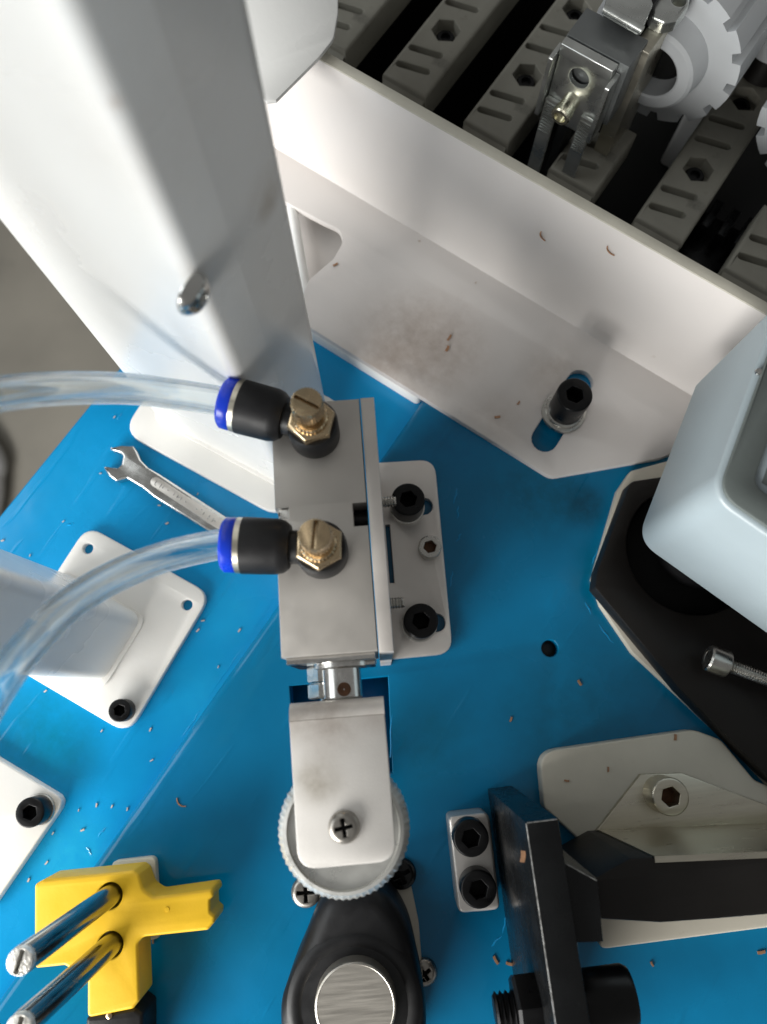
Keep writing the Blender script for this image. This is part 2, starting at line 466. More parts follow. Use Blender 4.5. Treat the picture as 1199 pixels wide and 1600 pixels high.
# things far below on the floor
g = G(); sweep(g, smooth_path([(-760, 560, -742), (-545, 340, -742), (-520, 275, -742), (-524, 205, -742), (-540, 130, -742), (-690, -80, -742)]), 17, 16)
tag(obj('floor_hose', g, CABLE), 'thick grey hose lying on the concrete floor at the left edge', 'hose')
g = G(); sweep(g, smooth_path([(-900, 170, -756), (-520, 205, -756), (-430, 238, -756), (-360, 300, -756), (-250, 420, -756)]), 4, 10)
tag(obj('floor_cable', g, CABLE), 'thin grey cable running across the concrete floor', 'cable')

# ================================================================== TALL WHITE POST
L0 = P(245, 652, 2)
post = Thing('white_post', 'tall square white post standing on a rounded base plate, bolt in its grey side', 'post', (L0[0], L0[1], 0), -29)
g = G(); plate(g, rnd(rect(-7, -9.5, 53, 33.5), 7), 0.05, 2.2, .5, seg=3); obj('base_plate', g, WHITE, post)
PW, PD = 50.5, 27.5
prof = rnd([(0, 0), (PW - .6, 0), (PW, 10.5), (PW, PD), (0, PD)], [3, 3.0, 3, 3.0, 3], 8)
g = G(); plate(g, prof, 2.2, 700, .3, seg=1); obj('post_body', g, POST, post)
def post_pt(px, py):
    c, n = math.cos(R(-29)), math.sin(R(-29))
    q_ = ray_plane(px, py, (L0[0] + PW * c, L0[1] + PW * n, 0), (c, n, 0)); return (PW, -(q_.x - L0[0]) * n + (q_.y - L0[1]) * c, q_.z)
add_spots(POST, [(*post_pt(421, 320), 5, .8, (.38, .32, .25)), (*post_pt(188, 171), 2.2, .9, (.40, .28, .20)), (*post_pt(250, 240), 22, .25, (.5, .45, .4)), (*post_pt(330, 440), 12, .3, (.45, .42, .38)), (*post_pt(415, 300), 8, .4, (.45, .38, .30))])
q = ray_plane(303, 460, (*[L0[i] + PW * (math.cos(R(-29)), math.sin(R(-29)))[i] for i in (0, 1)], 0), (math.cos(R(-29)), math.sin(R(-29)), 0))
dx, dy = q.x - L0[0], q.y - L0[1]
by = dx * -math.sin(R(-29)) + dy * math.cos(R(-29))
M = axis((PW - .6, by, q.z), (1, 0, 0))
g = G(); lathe(g, [(3.6, 0), (3.75, .4), (3.45, 1.2), (2.6, 2.1), (1.5, 2.5), (1.2, 2.5), (1.0, 1.6), (0, 1.6)], 32, M)
obj('button_head_bolt', g, CHROME, post)
g = G(); plate(g, rnd(post.poly([(360, 120), (418, 158), (432, 156), (500, 88), (522, 60), (529, 20), (529, -160), (330, -160)], 62), [0, 0, 0, 2, 6, 8, 0, 0]), 60.9, 62.0, .4)
obj('side_panel', g, POST, post)
g = G(); q = post.l(456, 8, 55); box(g, q[0] - 4, q[1] - 3, -34, q[0] + 4, q[1] + 3, 60.85, .4); obj('panel_leg', g, WHITE, post)
g = G(); plate(g, rnd(rect(-1, -1.2, PW + .9, PD + .8), 4), 2.25, 3.1, .5); obj('weld_seam', g, WHITE, post)

# ================================================================== WHITE GUARD
gd = Thing('sheet_metal_guard', 'white bent sheet metal guard with a tall wall and a slotted foot flange', 'guard', (0, 0, 0), A_M)
fz = 8.6
pts = [(440, 312), (505, 346), (531, 358), (537, 378), (522, 404), (484, 436), (473, 462), (463, 484), (468, 500), (487, 513), (862, 746), (1032, 716), (1100, 690), (1200, 640)]
fp = gd.poly(pts, fz)
fp += [(70, 134.5), (-165, 134.5), (-165, 116)]
rad = [0, 0, 4, 4, 4, 5, 5, 3, 3, 2, 5, 2, 0, 0, 0, 0, 0]
s0, s1 = gd.l(907, 597, fz), gd.l(852, 686, fz)
scw = gd.l(881, 645, fz)
g = G(); plate(g, rnd(fp, rad, 4), UP + .05, fz, .45, holes=[obround(*s1, *s0, 4.2)], seg=2, hb=.3)
flange = obj('flange', g, GUARD, gd)
c1 = gd.l(690, 540, fz); c2 = gd.l(640, 540, fz); c3 = gd.l(780, 660, fz); c4 = gd.l(870, 585, fz); c5 = gd.l(600, 560, fz)
add_spots(GUARD, [(c1[0], c1[1], fz, 26, .6, (.34, .27, .22)), (c2[0], c2[1], fz, 30, .95, (.36, .30, .26)), (c3[0], c3[1], fz, 16, .5, (.42, .34, .28)), (c4[0], c4[1], fz, 18, .6, (.38, .32, .27)), (c5[0], c5[1], fz, 12, .6, (.40, .32, .27))])
# wall with a bent root
wp = [(133.0, fz - .2), (133.4, fz + .6), (133.9, fz + 1.8), (134.4, fz + 4), (134.7, fz + 8), (135.2, 58), (138.0, 58), (137.5, 5), (136, 4), (133.2, 6.4)]
g = G(); n = len(wp)
vs = [(-165, v, z) for v, z in wp] + [(72, v, z) for v, z in wp]
g.add(vs, [(i, (i + 1) % n, n + (i + 1) % n, n + i) for i in range(n)] + [tuple(range(n)), tuple(range(n, 2 * n))])
obj('wall', g, GUARD, gd, sharp=30)
g = G(); box(g, -165, 135.0, 58.02, 72, 138.2, 58.5, .2); obj('worn_edge', g, BAREEDGE, gd)
# spacer under the overhanging left end
sp = gd.poly([(464, 494), (487, 514), (655, 618), (760, 560), (760, 420), (560, 300), (548, 372), (500, 450)], fz)
sp = [p for p in sp if True]
g = G(); plate(g, rnd([(-41.99 if p[0] > -42 else p[0], p[1]) for p in sp], 2), 0.06, UP + .03, .3); obj('spacer_plate', g, WHITE, gd)
g = G(); plate(g, gd.poly([(400, 280), (560, 300), (560, 400), (480, 500), (400, 500)], 1), .04, .9, .1); obj('under_plate', g, GUARD, gd)
g = G(); a, b = gd.l(455, 318, 8), gd.l(480, 468, 8)
sweep(g, [Vector((a[0], a[1], 5.8)), Vector((b[0], b[1], 4.8))], 1.9, 20); obj('folded_lip', g, POST, gd)
# bolt in the slot
g = G(); plate(g, circ(*scw, 7.0, 36), fz + .02, fz + 1.6, .4, holes=[circ(*scw, 3.2, 20)]); obj('washer', g, SCREW, gd)
g = G(); plate(g, circ(*scw, 6.0, 36), fz + 1.62, fz + 3.4, .5, holes=[circ(*scw, 3.2, 20)]); obj('spring_washer', g, SCREW, gd)
cap_screw(gd, scw[0], scw[1], 5.4, fz + 3.4, fz + 15.5, BLACKOX)

# ================================================================== PNEUMATIC CYLINDER (frame: x right, y up the block)
CO = (-24.2, 8.8); CR = 4.4
KS = 162 / 185.0                                # the cylinder top stands 78 mm above the deck
def SZ(z): return CAM_H - (CAM_H - z) * KS
cy = Thing('pneumatic_cylinder', 'silver rectangular air cylinder with two air fittings on top and rod toward the knurled wheel', 'air cylinder', (CO[0], CO[1], UP), CR, k=KS)
def Z(z): return z - UP                          # world height -> local height
blk = [(0, 0), (22.9, 0), (22.9, 30.6), (19.4, 30.6), (19.4, 36.3), (22.9, 36.3), (22.9, 63.9), (.2, 63.9), (.1, 36.4), (3.4, 36.4), (3.4, 33.8), (.1, 33.8)]
g = G(); plate(g, blk, Z(14), Z(55), .45, seg=2); obj('body', g, STEELBLOCK, cy)
g = G(); box(g, 19.0, 30.3, Z(40), 22.7, 36.6, Z(46), .1); sweep(g, [Vector((19.4, 33.4, Z(49))), Vector((22.8, 33.4, Z(49)))], 1.9, 20)
obj('mounting_bolt', g, BLACKOX, cy)
g = G(); lathe(g, [(2.2, 0), (2.2, 1.2), (1.6, 2.0), (0, 2.2)], 20, axis((2.8, 35.1, Z(52)), (0, 0, 1))); obj('adjuster_screw', g, CHROME, cy)
g = G(); box(g, .8, -1.6, Z(18), 22.2, -.02, Z(52), .3); box(g, 12.8, -2.6, Z(24), 22.0, -1.62, Z(44), .3)
lathe(g, [(7.2, 0), (7.2, 1.1), (6.6, 1.5)], 40, axis((13.6, -1.6, Z(40)), (0, -1, 0))); obj('end_cap', g, STEEL, cy)
g = G(); lathe(g, [(5.0, 0), (5.0, 8.6), (4.5, 9.2), (3.2, 9.2), (3.2, 14)], 40, axis((13.2, -1.5, Z(41)), (0, -1, 0))); obj('piston_rod', g, STEEL, cy)
g = G()
for k in (0, 1):
    plate(g, hexa(0, 0, 6.4, 0), .2 + k * 4.2, 4.2 + k * 4.2, .5, seg=2, M=axis((10.6, -1.6, Z(37)), (0, -1, 0)), bottom_bevel=True)
lathe(g, [(3.4, 8.4), (3.4, 11.4), (2.8, 12)], 24, axis((10.6, -1.6, Z(37)), (0, -1, 0)))
obj('lock_nut', g, CHROME, cy)
g = G(); lathe(g, [(1.7, 0), (1.7, .3), (1.1, .35), (0, .1)], 20, axis((13.9, -8.2, Z(45.8)), (.15, 0, 1))); obj('set_screw', g, RUST, cy)

# ================================================================== BRACKET BEHIND THE CYLINDER
br = Thing('angle_bracket', 'bare metal angle bracket carrying the air cylinder, its foot bolted to the blue top', 'bracket', (CO[0], CO[1], UP), CR)
g = G()
cs, sn = math.cos(R(CR)), math.sin(R(CR))
ox, oy = (CO[0] * cs + CO[1] * sn) * (KS - 1), (-CO[0] * sn + CO[1] * cs) * (KS - 1)
ux0, ux1 = 23.2 * KS + ox, 26.7 * KS + ox
box(g, ux0, -.5 * KS + oy, .05, ux1, 63.9 * KS + oy, SZ(55.4) - UP, .35); obj('upright_plate', g, NICKEL, br)
s_top, s_bot = br.l(637, 793, 9), br.l(656, 975, 9)
foot = rnd([(ux1 + .02, -.2), (44.9, .1), (45.0, 60.3), (ux1 + .02, 60.6)], [0, 5, 5, 0])
slit = rect(27.9, 22.4, 29.3, 40.5)
g = G(); plate(g, foot, .06, Z(9), .35, holes=[obround(s_top[0] - 1, s_top[1], s_top[0] + 5.2, s_top[1], 2.7), obround(s_bot[0] - 1, s_bot[1], s_bot[0] + 5.2, s_bot[1], 2.7), slit])
obj('foot_plate', g, NICKEL, br)
for (x, y) in (s_top, s_bot):
    cap_screw(br, x, y, 5.0, Z(9.02), Z(19.5), BLACKOX)
    g = G(); plate(g, circ(x, y, 5.4, 32), Z(9.01), Z(9.9), .2, holes=[circ(x, y, 3, 16)]); obj('washer', g, SCREW, br)
s_m = br.l(672, 856, 11)
cap_screw(br, s_m[0], s_m[1], 3.5, Z(9.02), Z(13), SCREW, hexr=2.0)
for px, py in ((610, 784), (622, 942)):
    a = br.l(px, py, 20)
    g = G(); thread(g, 1.7, 0, 5.2, .8, axis((ux1 - .1, a[1], Z(20)), (1, 0, 0))); obj('threaded_stud', g, SCREW, br)
g = G(); 
for i in range(4):                                # the tiny black stamp by the lower screw
    p = br.l(617 + i * 3, 946, 9); box(g, p[0] - .22, p[1] - .35, Z(9.005), p[0] + .2, p[1] + .3, Z(9.03), 0)
p = br.l(623, 937, 9); box(g, p[0] - .9, p[1] - .12, Z(9.005), p[0] + .9, p[1] + .1, Z(9.03), 0)
obj('stamp_mark', g, BLACKOX, br)

# ================================================================== AIR FITTINGS AND TUBES
def fitting(name, label, base, ang, slot_a, bw=11.4):
    f = Thing(name, label, 'air fitting', (base[0], base[1], 55.05), 0, k=KS)
    g = G(); lathe(g, [(6.2, 0), (6.35, .4), (6.35, 8.6), (5.9, 9.4)], 48); 
    d = Vector((math.cos(R(ang)), math.sin(R(ang)), 0)); M = axis((0, 0, 8.2 - 1.0), d)
    lathe(g, [(4.0, 2), (4.0, 7.0), (5.2, 7.1), (6.2, 8.4), (6.6, 10), (6.75, 18.2)], 44, M)
    obj('body', g, BLACKPL, f)
    g = G(); lathe(g, [(6.45, 18.2), (6.6, 18.25), (6.6, 19.5), (6.4, 19.6)], 44, M); obj('metal_ring', g, STRIP, f)
    g = G(); lathe(g, [(3.75, 19.55), (6.2, 19.6), (6.55, 20.2), (6.5, 22.2), (5.8, 22.9), (3.9, 22.95)], 44, M); obj('release_ring', g, BLUEPL, f)
    g = G(); plate(g, hexa(0, 0, 6.0, 18 if slot_a < 0 else 30), 9.4, 12.3, .9, seg=3); obj('hex_nut', g, BRASS, f)
    g = G()
    lathe(g, [(4.3, 12.3, .0), (4.35, 12.5, .28), (4.35, 13.5, .28), (3.9, 14.0), (2.4, 14.1), (2.2, 14.8), (2.2, 16.4), (3.3, 16.8), (3.75, 17.2, .3), (3.75, 20.6, .3)], 60)
    k = .36; c = circ(0, 0, 3.75, 60); amp = .3
    c = [(x * (1 - (amp / 3.75 if i % 2 else 0)), y * (1 - (amp / 3.75 if i % 2 else 0))) for i, (x, y) in enumerate(c)]
    sl = [(-3.1, -k), (3.1, -k), (3.1, k), (-3.1, k)]
    cs, sn = math.cos(R(slot_a)), math.sin(R(slot_a))
    sl = [(x * cs - y * sn, x * sn + y * cs) for x, y in sl]
    plate(g, c, 20.6, 22.6, .25, holes=[sl], hb=.15)
    obj('flow_knob', g, BRASS, f, sharp=25)
    end = Vector((base[0], base[1], 62.25)) + d * 20
    return end, d
bU, bL = P(493, 680, 55), P(505, 865, 55)
eU, dU = fitting('flow_control_fitting', 'black push-in air fitting with brass knob at the upper end of the air cylinder', bU, 164.5, -28)
eL, dL = fitting('flow_control_fitting', 'black push-in air fitting with brass knob at the middle of the air cylinder', bL, 178, 84)

def tube(label, e, d, pts):
    path = smooth_path([e, e + d * 4] + [Vector((*P(px, py, z), z)) for px, py, z in pts], 12)
    path = [Vector((p.x * KS, p.y * KS, SZ(p.z))) for p in path]
    g = G(); sweep(g, path, 3.65 * KS, 32, cap=False)
    # inner bore, walked the other way round so that it faces the air
    vs_n = len(g.v)
    sweep(g, path, 2.45 * KS, 28, cap=False)
    n0, n1 = 32, 28
    for base_i, base_o in ((vs_n, 0), (vs_n + (len(path) - 1) * n1, (len(path) - 1) * n0)):
        pass
    me = bpy.data.meshes.new('air_tube')
    me.from_pydata([(x * MM, y * MM, z * MM) for x, y, z in g.v], [], g.f)
    bm = bmesh.new(); bm.from_mesh(me); bm.verts.ensure_lookup_table(); bm.faces.ensure_lookup_table()
    outer = [f for f in bm.faces if all(v.index < vs_n for v in f.verts)]
    inner = [f for f in bm.faces if all(v.index >= vs_n for v in f.verts)]
    for i, f in enumerate(outer + inner):
        c = f.calc_center_median()
        k = min(range(len(path)), key=lambda j: (path[j] * MM - c).length_squared)
        dirv = c - path[k] * MM
        ok = f.normal.dot(dirv) > 0
        if (f in ()) or (ok != (i < len(outer))): f.normal_flip()
    bm.to_mesh(me); bm.free()
    me.polygons.foreach_set('use_smooth', [True] * len(me.polygons))
    me.materials.append(TUBE)
    o = bpy.data.objects.new('air_tube', me); COL.objects.link(o)
    tag(o, label, 'air tube')
tube('upper clear plastic air tube running level to the left edge', eU, dU,
     [(268, 615, 68), (192, 607, 76), (96, 607, 86), (0, 616, 94), (-110, 640, 100), (-260, 690, 104)])
tube('lower clear plastic air tube curving down to the left edge', eL, dL,
     [(255, 871, 66), (176, 903, 71), (105, 948, 77), (51, 1003, 82), (6, 1060, 86), (-40, 1140, 88), (-90, 1260, 88)])

# ================================================================== WHEEL BRACKET + KNURLED WHEEL
wb = Thing('wheel_bracket', 'bent satin metal bracket on the cylinder rod with a cross-head screw and brown smudges', 'bracket', (CO[0], CO[1], UP), CR, k=KS)
g = G()
# bent profile (y, z) swept across x, so the fold is rounded
pr = []
for k in range(9):
    a = R(90 + 0) * k / 8
    pr.append((-14.6 + 4.0 * math.sin(a) + 0.0, Z(51) + 4.0 * math.cos(a)))
outer = [(-14.6, Z(55))] + pr[1:] + [(-10.6, Z(18))]
inner = [(-13.2, Z(18)), (-13.2, Z(51)), (-14.6, Z(52.4))]
bp_ = outer + inner
n = len(bp_); x0, x1 = 1.2, 23.4
g.add([(x0, y, z) for y, z in bp_] + [(x1, y, z) for y, z in bp_], [(i, (i + 1) % n, n + (i + 1) % n, n + i) for i in range(n)] + [tuple(range(n)), tuple(range(n, 2 * n))])
plate(g, rnd([(1.2, -14.6), (1.6, -46.7), (23.7, -46.5), (23.4, -14.6)], [0, 4.5, 4.5, 0], 8), Z(52.4), Z(55), .4, seg=2)
obj('bent_plate', g, CLEVIS, wb)
sw = wb.l(538, 1293, 56)
cross_screw(wb, sw[0], sw[1], 3.6, Z(55.02), Z(56.9), DULLSCREW, rot=8)
p1, p2, p3 = wb.l(512, 1118, 55), wb.l(498, 1220, 55), wb.l(455, 1125, 55)
p4 = wb.l(590, 1120, 55)
KK = KS
add_spots(CLEVIS, [(x * KK, y * KK, z * KK, q * KK, a_, c_) for x, y, z, q, a_, c_ in [(p1[0], p1[1], Z(55), 13, .8, (.24, .18, .14)), (p2[0], p2[1], Z(55), 8.5, .95, (.30, .26, .20)), (p3[0], p3[1], Z(55), 7, .5, (.26, .2, .15)), (p4[0], p4[1], Z(55), 6, .35, (.35, .25, .2))]])

wc = P(537, 1298, 50)
kw = Thing('knurled_wheel', 'round knurled metal wheel held under the satin bracket', 'wheel', (wc[0], wc[1], 39), 0, k=KS)
g = G(); lathe(g, [(14.6, 0), (15.6, .8, .35), (15.6, 7.6, .35), (15.2, 8.8, .3), (14.0, 10.4), (13.2, 10.6), (12.9, 9.6)], 120); obj('rim', g, KNURL, kw, sharp=20)
g = G(); lathe(g, [(13.0, 8.0), (12.8, 8.3), (7.2, 8.9), (6.4, 8.6), (6.3, 8.2), (5.8, 9.2), (4, 12.5), (0, 12.6)], 48); obj('wheel_face', g, WHEELFACE, kw)
g = G(); cyl(g, 0, 0, 5, -65.6, .1, .2); obj('axle', g, STEEL, kw)

# ================================================================== BLACK LEVER KNOB
lv_o = P(555, 1572, 30)
lv = Thing('lever_knob', 'black teardrop shaped plastic holder around a round steel pin, below the knurled wheel', 'holder', (lv_o[0], lv_o[1], UP), CR)
tp = [(488, 1440), (508, 1402), (540, 1384), (582, 1384), (612, 1404), (640, 1452), (655, 1510), (666, 1570), (664, 1630), (640, 1690), (560, 1716), (480, 1698), (446, 1640), (439, 1575), (452, 1528), (468, 1490)]
q_ = [Vector((*c_, 0)) for c_ in lv.poly(tp, 27)]
q_ = smooth_path([q_[-1]] + q_ + q_[:2], 5)[5:-6]
g = G(); plate(g, [(c_.x, c_.y) for c_ in q_], 0.05, Z(30), 5.0, seg=7); obj('body', g, BLACKPL, lv, sharp=70)
g = G(); lathe(g, [(16.6, Z(29.6)), (15.6, Z(30.35)), (14.6, Z(30.5)), (13.4, Z(30.2)), (12.2, Z(29.4)), (11.2, Z(27.8)), (10.6, Z(25))], 56); obj('collar', g, BLACKPL, lv)
pc = lv.l(556, 1574, 35)
g = G(); lathe(g, [(9.8, Z(26)), (9.8, Z(34.0)), (9.6, Z(34.7)), (9.2, Z(35)), (9.05, Z(34.9)), (0, Z(34.9))], 56, None, pc[0], pc[1]); obj('steel_pin', g, PINTOP, lv)
pb = Thing('screw_plate', 'pale thin mounting plate with cross-head screws half hidden under the black holder', 'plate', (lv_o[0], lv_o[1], UP), CR)
g = G(); plate(g, rnd(pb.poly([(500, 1390), (640, 1368), (655, 1440), (662, 1530), (610, 1640), (500, 1640)], 7.2), 3), .04, 1.3, .3); obj('sheet', g, CREAM, pb)
for px, py, a in ((478, 1396, 0), (628, 1366, 20), (664, 1523, 30)):
    p = pb.l(px, py, 8.5); z = 1.35 if px == 628 else .05
    cross_screw(pb, p[0], p[1], 4.2 if px != 664 else 3.6, z, z + 2.0, DULLSCREW if px != 628 else BLACKAL, a)

# ================================================================== LEFT SUPPORT POST ON DRILLED PLATE
n0 = P(140, 826, 2.2)
ls = Thing('support_post', 'white box-shaped support rising out at the left edge from a drilled base plate', 'support', (n0[0], n0[1], 0), -28.5)
c_ne = ls.l(327, 934, 2.2); c_se = ls.l(198, 1146, 2.2)
W1 = c_ne[0]; H1 = c_se[1]
h1, h2, sb = ls.l(138, 857, 2.2), ls.l(293, 945, 2.2), ls.l(192, 1114, 2.2)
g = G(); plate(g, rnd(rect(-1.2, H1, W1, .6), 5.5), .05, 2.3, .5, holes=[circ(*h1, 1.7, 20), circ(*h2, 1.7, 20)], seg=3); obj('base_plate', g, WHITE, ls)
sq = ls.l(189, 1110, 6); cap_screw(ls, sq[0], sq[1], 3.3, 2.32, 7.0, BLACKOX)
b1 = ls.l(100, 893, 2.3); b2 = ls.l(226, 962, 2.3); b3 = ls.l(160, 1068, 2.3)
g = G(); plate(g, rnd(rect(b1[0], b3[1], b2[0], b1[1]), 4, 8), 2.3, 220, .3, seg=1); obj('post_body', g, POST, ls)
g = G(); plate(g, rnd(rect(b1[0] - .5, b3[1] - 1.4, b2[0] + 1.4, b1[1] + .5), 4, 8), 2.32, 3.2, .5); obj('weld_seam', g, WHITE, ls)

lo = P(60, 1262, 2)
lp = Thing('corner_plate', 'white plate at the left edge with one black screw in its corner', 'plate', (lo[0], lo[1], 0), -28.5)
g = G(); plate(g, rnd(lp.poly([(104, 1250), (-8, 1182), (-180, 1080), (-260, 1330), (-20, 1430)], 3), [3.5, 0, 0, 0, 3.5]), .05, 3.2, .5, seg=3); obj('sheet', g, WHITE, lp)
pz = lp.l(59, 1266, 5); cap_screw(lp, pz[0], pz[1], 4.1, 4.2, 10, BLACKOX)
g = G(); plate(g, circ(pz[0], pz[1], 4.5, 28), 3.22, 4.2, .3, holes=[circ(pz[0], pz[1], 2.5, 16)]); obj('washer', g, SCREW, lp)

# ================================================================== WRENCH
wo = P(260, 765, 4)
wr = Thing('wrench', 'small chrome open-end wrench lying on the blue film beside the post base', 'wrench', (wo[0], wo[1], .05), -31)
wpx = [(162, 730), (164, 728), (184, 731), (190, 725), (192.5, 712), (188, 707), (173, 702), (171.5, 699.5), (190, 695.5), (209, 696.5), (215, 706), (221, 719), (232, 730), (250, 740.5), (360, 811), (420, 850), (412, 874), (325, 829), (240, 775.5), (222, 761), (207, 752), (199, 747), (182, 751.5), (171, 744)]
g = G(); plate(g, rnd(wr.poly(wpx, 3.6), .8, 3), 0, 3.6, .7, seg=3, bottom_bevel=True); obj('shaft', g, CHROME, wr)
g = G(); a, b = wr.l(236, 748, 3.6), wr.l(405, 858, 3.6); dv = (Vector(b) - Vector(a)).normalized(); nv = Vector((-dv.y, dv.x))
tk = []; rng = random.Random(5); s = 1.5
ln = (Vector(b) - Vector(a)).length
hw = 1.6
pan = obround(a[0] + dv.x * 2, a[1] + dv.y * 2, b[0] - dv.x * 2, b[1] - dv.y * 2, hw)
plate(g, pan, 3.6, 3.7, .05); obj('stamped_panel', g, STEELBLOCK, wr)
g = G()
def glyph(s, w, kind):
    o = Vector(a) + dv * s - nv * .1
    def seg_(x0, y0, x1, y1, t=.13):
        p, q_ = o + dv * x0 + nv * y0, o + dv * x1 + nv * y1
        d = (q_ - p).normalized(); m = Vector((-d.y, d.x)) * t
        plate(g, [tuple(p + m), tuple(p - m), tuple(q_ - m), tuple(q_ + m)], 3.7, 3.76, .02)
    if 'l' in kind: seg_(0, -.5, 0, .55)
    if 'r' in kind: seg_(w, -.75, w, .75)
    if 't' in kind: seg_(0, .75, w, .75)
    if 'b' in kind: seg_(0, -.75, w, -.75)
    if 'm' in kind: seg_(0, 0, w, 0)
s = 2.2
for q_ in range(17):                              # worn stamp, no longer legible
    if q_ in (4, 9, 10): s += 1.3; continue
    glyph(s, rng.uniform(.4, .8), rng.choice(['l', 'm', 'b', 'lm', 't', 'lb', 'r'])); s += rng.uniform(1.1, 1.7)
obj('worn_stamp', g, CHROME, wr)

# ================================================================== YELLOW BRACKET WITH TWO PINS
yo = P(172, 1440, 22)
yb = Thing('sensor_bracket', 'yellow plastic T-shaped bracket with a black socket beneath it', 'bracket', (yo[0], yo[1], UP), CR)
yp = [(55.5, 1381.5), (69, 1374), (210, 1359.5), (218, 1366), (226, 1390), (242, 1401), (333, 1388), (335.5, 1399), (329.5, 1406), (330, 1424), (338, 1431), (336, 1441), (326, 1453), (224, 1464), (217, 1474), (220, 1562), (209, 1576), (138, 1590), (138, 1528), (102, 1508), (55, 1513)]
yr = [1.2, 1.2, 1.5, 1, 3, 2.5, 1.0, 1.0, .6, .6, 1.0, 1.0, 1.2, 3, 2, 1.5, 1.5, 1.1, .5, 1, 1.1]
ph = [yb.l(172, 1400, 22), yb.l(173, 1477, 22)]
g = G(); plate(g, rnd(yb.poly(yp, 21.5), yr, 5), Z(11), Z(22), .85, holes=[circ(*p, 3.25, 28) for p in ph], seg=4, hb=.5); obj('body', g, YELLOW, yb)
g = G(); p = yb.l(262, 1421, 22); lathe(g, [(.7, Z(21.9)), (.6, Z(22.15)), (0, Z(22.2))], 14, None, *p); obj('mould_mark', g, YELLOW, yb)
g = G(); bpts = yb.poly([(140, 1584), (215, 1570), (228, 1580), (228, 1680), (134, 1690)], 16); plate(g, rnd(bpts, 1.2), Z(6.1), Z(18.2), 1.0, seg=3); obj('socket', g, BLACKPL, yb)
g = G(); p = yb.l(168, 1591, 20); lathe(g, [(.8, Z(18.2)), (.8, Z(18.5)), (.4, Z(18.7)), (0, Z(18.7))], 14, None, *p); obj('contact', g, BRASS, yb)
for i, p in enumerate(ph):
    pn = Thing('steel_pin', ('upper' if i == 0 else 'lower') + ' of two slotted steel pins standing upright in the yellow bracket', 'pin',
               (*(lambda q: (yo[0] + q[0] * math.cos(R(CR)) - q[1] * math.sin(R(CR)), yo[1] + q[0] * math.sin(R(CR)) + q[1] * math.cos(R(CR))))(p), UP), 0)
    g = G(); lathe(g, [(2.75, .05), (2.75, 65.2), (2.6, 65.5)], 32); obj('shank', g, PINSTEEL, pn)
    g = G(); plate(g, circ(0, 0, 2.62, 32), 65.5, 67.2, .35, holes=[[(-.42, -2.35), (.42, -2.35), (.42, 2.35), (-.42, 2.35)]], seg=2, hb=.1, M=Matrix.Rotation(R(-12), 4, 'Z')); obj('slotted_end', g, PINEND, pn)
so = P(213, 1405, 8)
sp_ = Thing('small_plate', 'small pale plate with a black screw partly under the yellow bracket', 'plate', (so[0], so[1], UP), CR)
g = G(); plate(g, rnd(sp_.poly([(174, 1346), (243, 1338), (252, 1466), (182, 1480)], 8.4), 1.8), .04, 2.4, .5); obj('sheet', g, CREAM, sp_)
p = sp_.l(219, 1377, 10); cap_screw(sp_, p[0], p[1], 3.3, 2.42, 3.6, BLACKOX)

# ================================================================== TWO SCREW BLOCK
bo = P(740, 1350, 20)
bk = Thing('screw_block', 'small pale block holding two big black socket screws', 'block', (bo[0], bo[1], UP), CR)
g = G(); plate(g, rnd(bk.poly([(701, 1276), (765, 1269), (783, 1422), (717, 1428)], 16), [1.6, 2.2, 2, 2]), .04, Z(16), .9, seg=3); obj('block_body', g, NICKEL, bk)
for px, py in ((737, 1310), (749, 1390)):
    p = bk.l(px, py, 22); cap_screw(bk, p[0], p[1], 4.75, Z(16.02), Z(22), BLACKOX)

# ================================================================== BLACK CLAMP PLATE WITH BOLT
ao = P(822, 1285, 67)
ca = Thing('clamp_plate', 'tall black machined clamp plate standing upright with a big bolt through it', 'clamp', (ao[0], ao[1], UP), 6.5)
e1 = ca.l(866, 1600, 67); e2 = ca.l(874, 1285, 67)
T_ = e2[0]
g = G(); box(g, 0, -70, .05, T_, .0, Z(67), .45); obj('upright', g, BLACKAL, ca)
g = G(); sweep(g, [Vector((.14, -70, Z(67) - .14)), Vector((.14, -.3, Z(67) - .14))], .16, 8); sweep(g, [Vector((.3, -.14, Z(67) - .14)), Vector((T_ - .3, -.14, Z(67) - .14))], .14, 8); obj('worn_edge', g, WORN, ca)
g = G(); q = ca.poly([(886, 1346), (935, 1374), (944, 1472), (905, 1473)], 64); q[0] = (T_ + .1, q[0][1]); q[3] = (T_ + .1, q[3][1])
plate(g, q, Z(20), Z(64), .4); obj('step_block', g, BLACKAL, ca)
g = G(); sweep(g, [Vector((T_ + .25, q[0][1] - .3, Z(64) - .1)), Vector((T_ + .25, q[3][1] + .3, Z(64) - .1))], .17, 8); sweep(g, [Vector((q[0][0] + .3, q[0][1] - .25, Z(64) - .12)), Vector((q[1][0] - .3, q[1][1] - .2, Z(64) - .12))], .14, 8); obj('worn_step_edge', g, WORN, ca)
bz = 46
pb1 = ca.l(860, 1570, bz)
yb_ = pb1[1]
xl, xr = ca.l(772, 1570, bz)[0], ca.l(986, 1548, bz)[0]
g = G(); thread(g, 4.0, 0, -xl + 1, 1.25, axis((xl, yb_, Z(bz)), (1, 0, 0))); obj('bolt_thread', g, BLACKOX, ca)
xn = ca.l(803, 1560, bz)[0]
g = G(); plate(g, hexa(0, 0, 7.6, 12), 0, 6.6, .7, seg=3, M=axis((xn, yb_, Z(bz)), (1, 0, 0)), bottom_bevel=True); obj('hex_nut', g, BLACKOX, ca)
g = G(); lathe(g, [(6.3, 0), (6.5, .4), (6.5, xr - T_ - 1.2), (5.8, xr - T_)], 40, axis((T_, yb_ - .2, Z(bz)), (1, 0, 0))); obj('bolt_head', g, BLACKOX, ca)

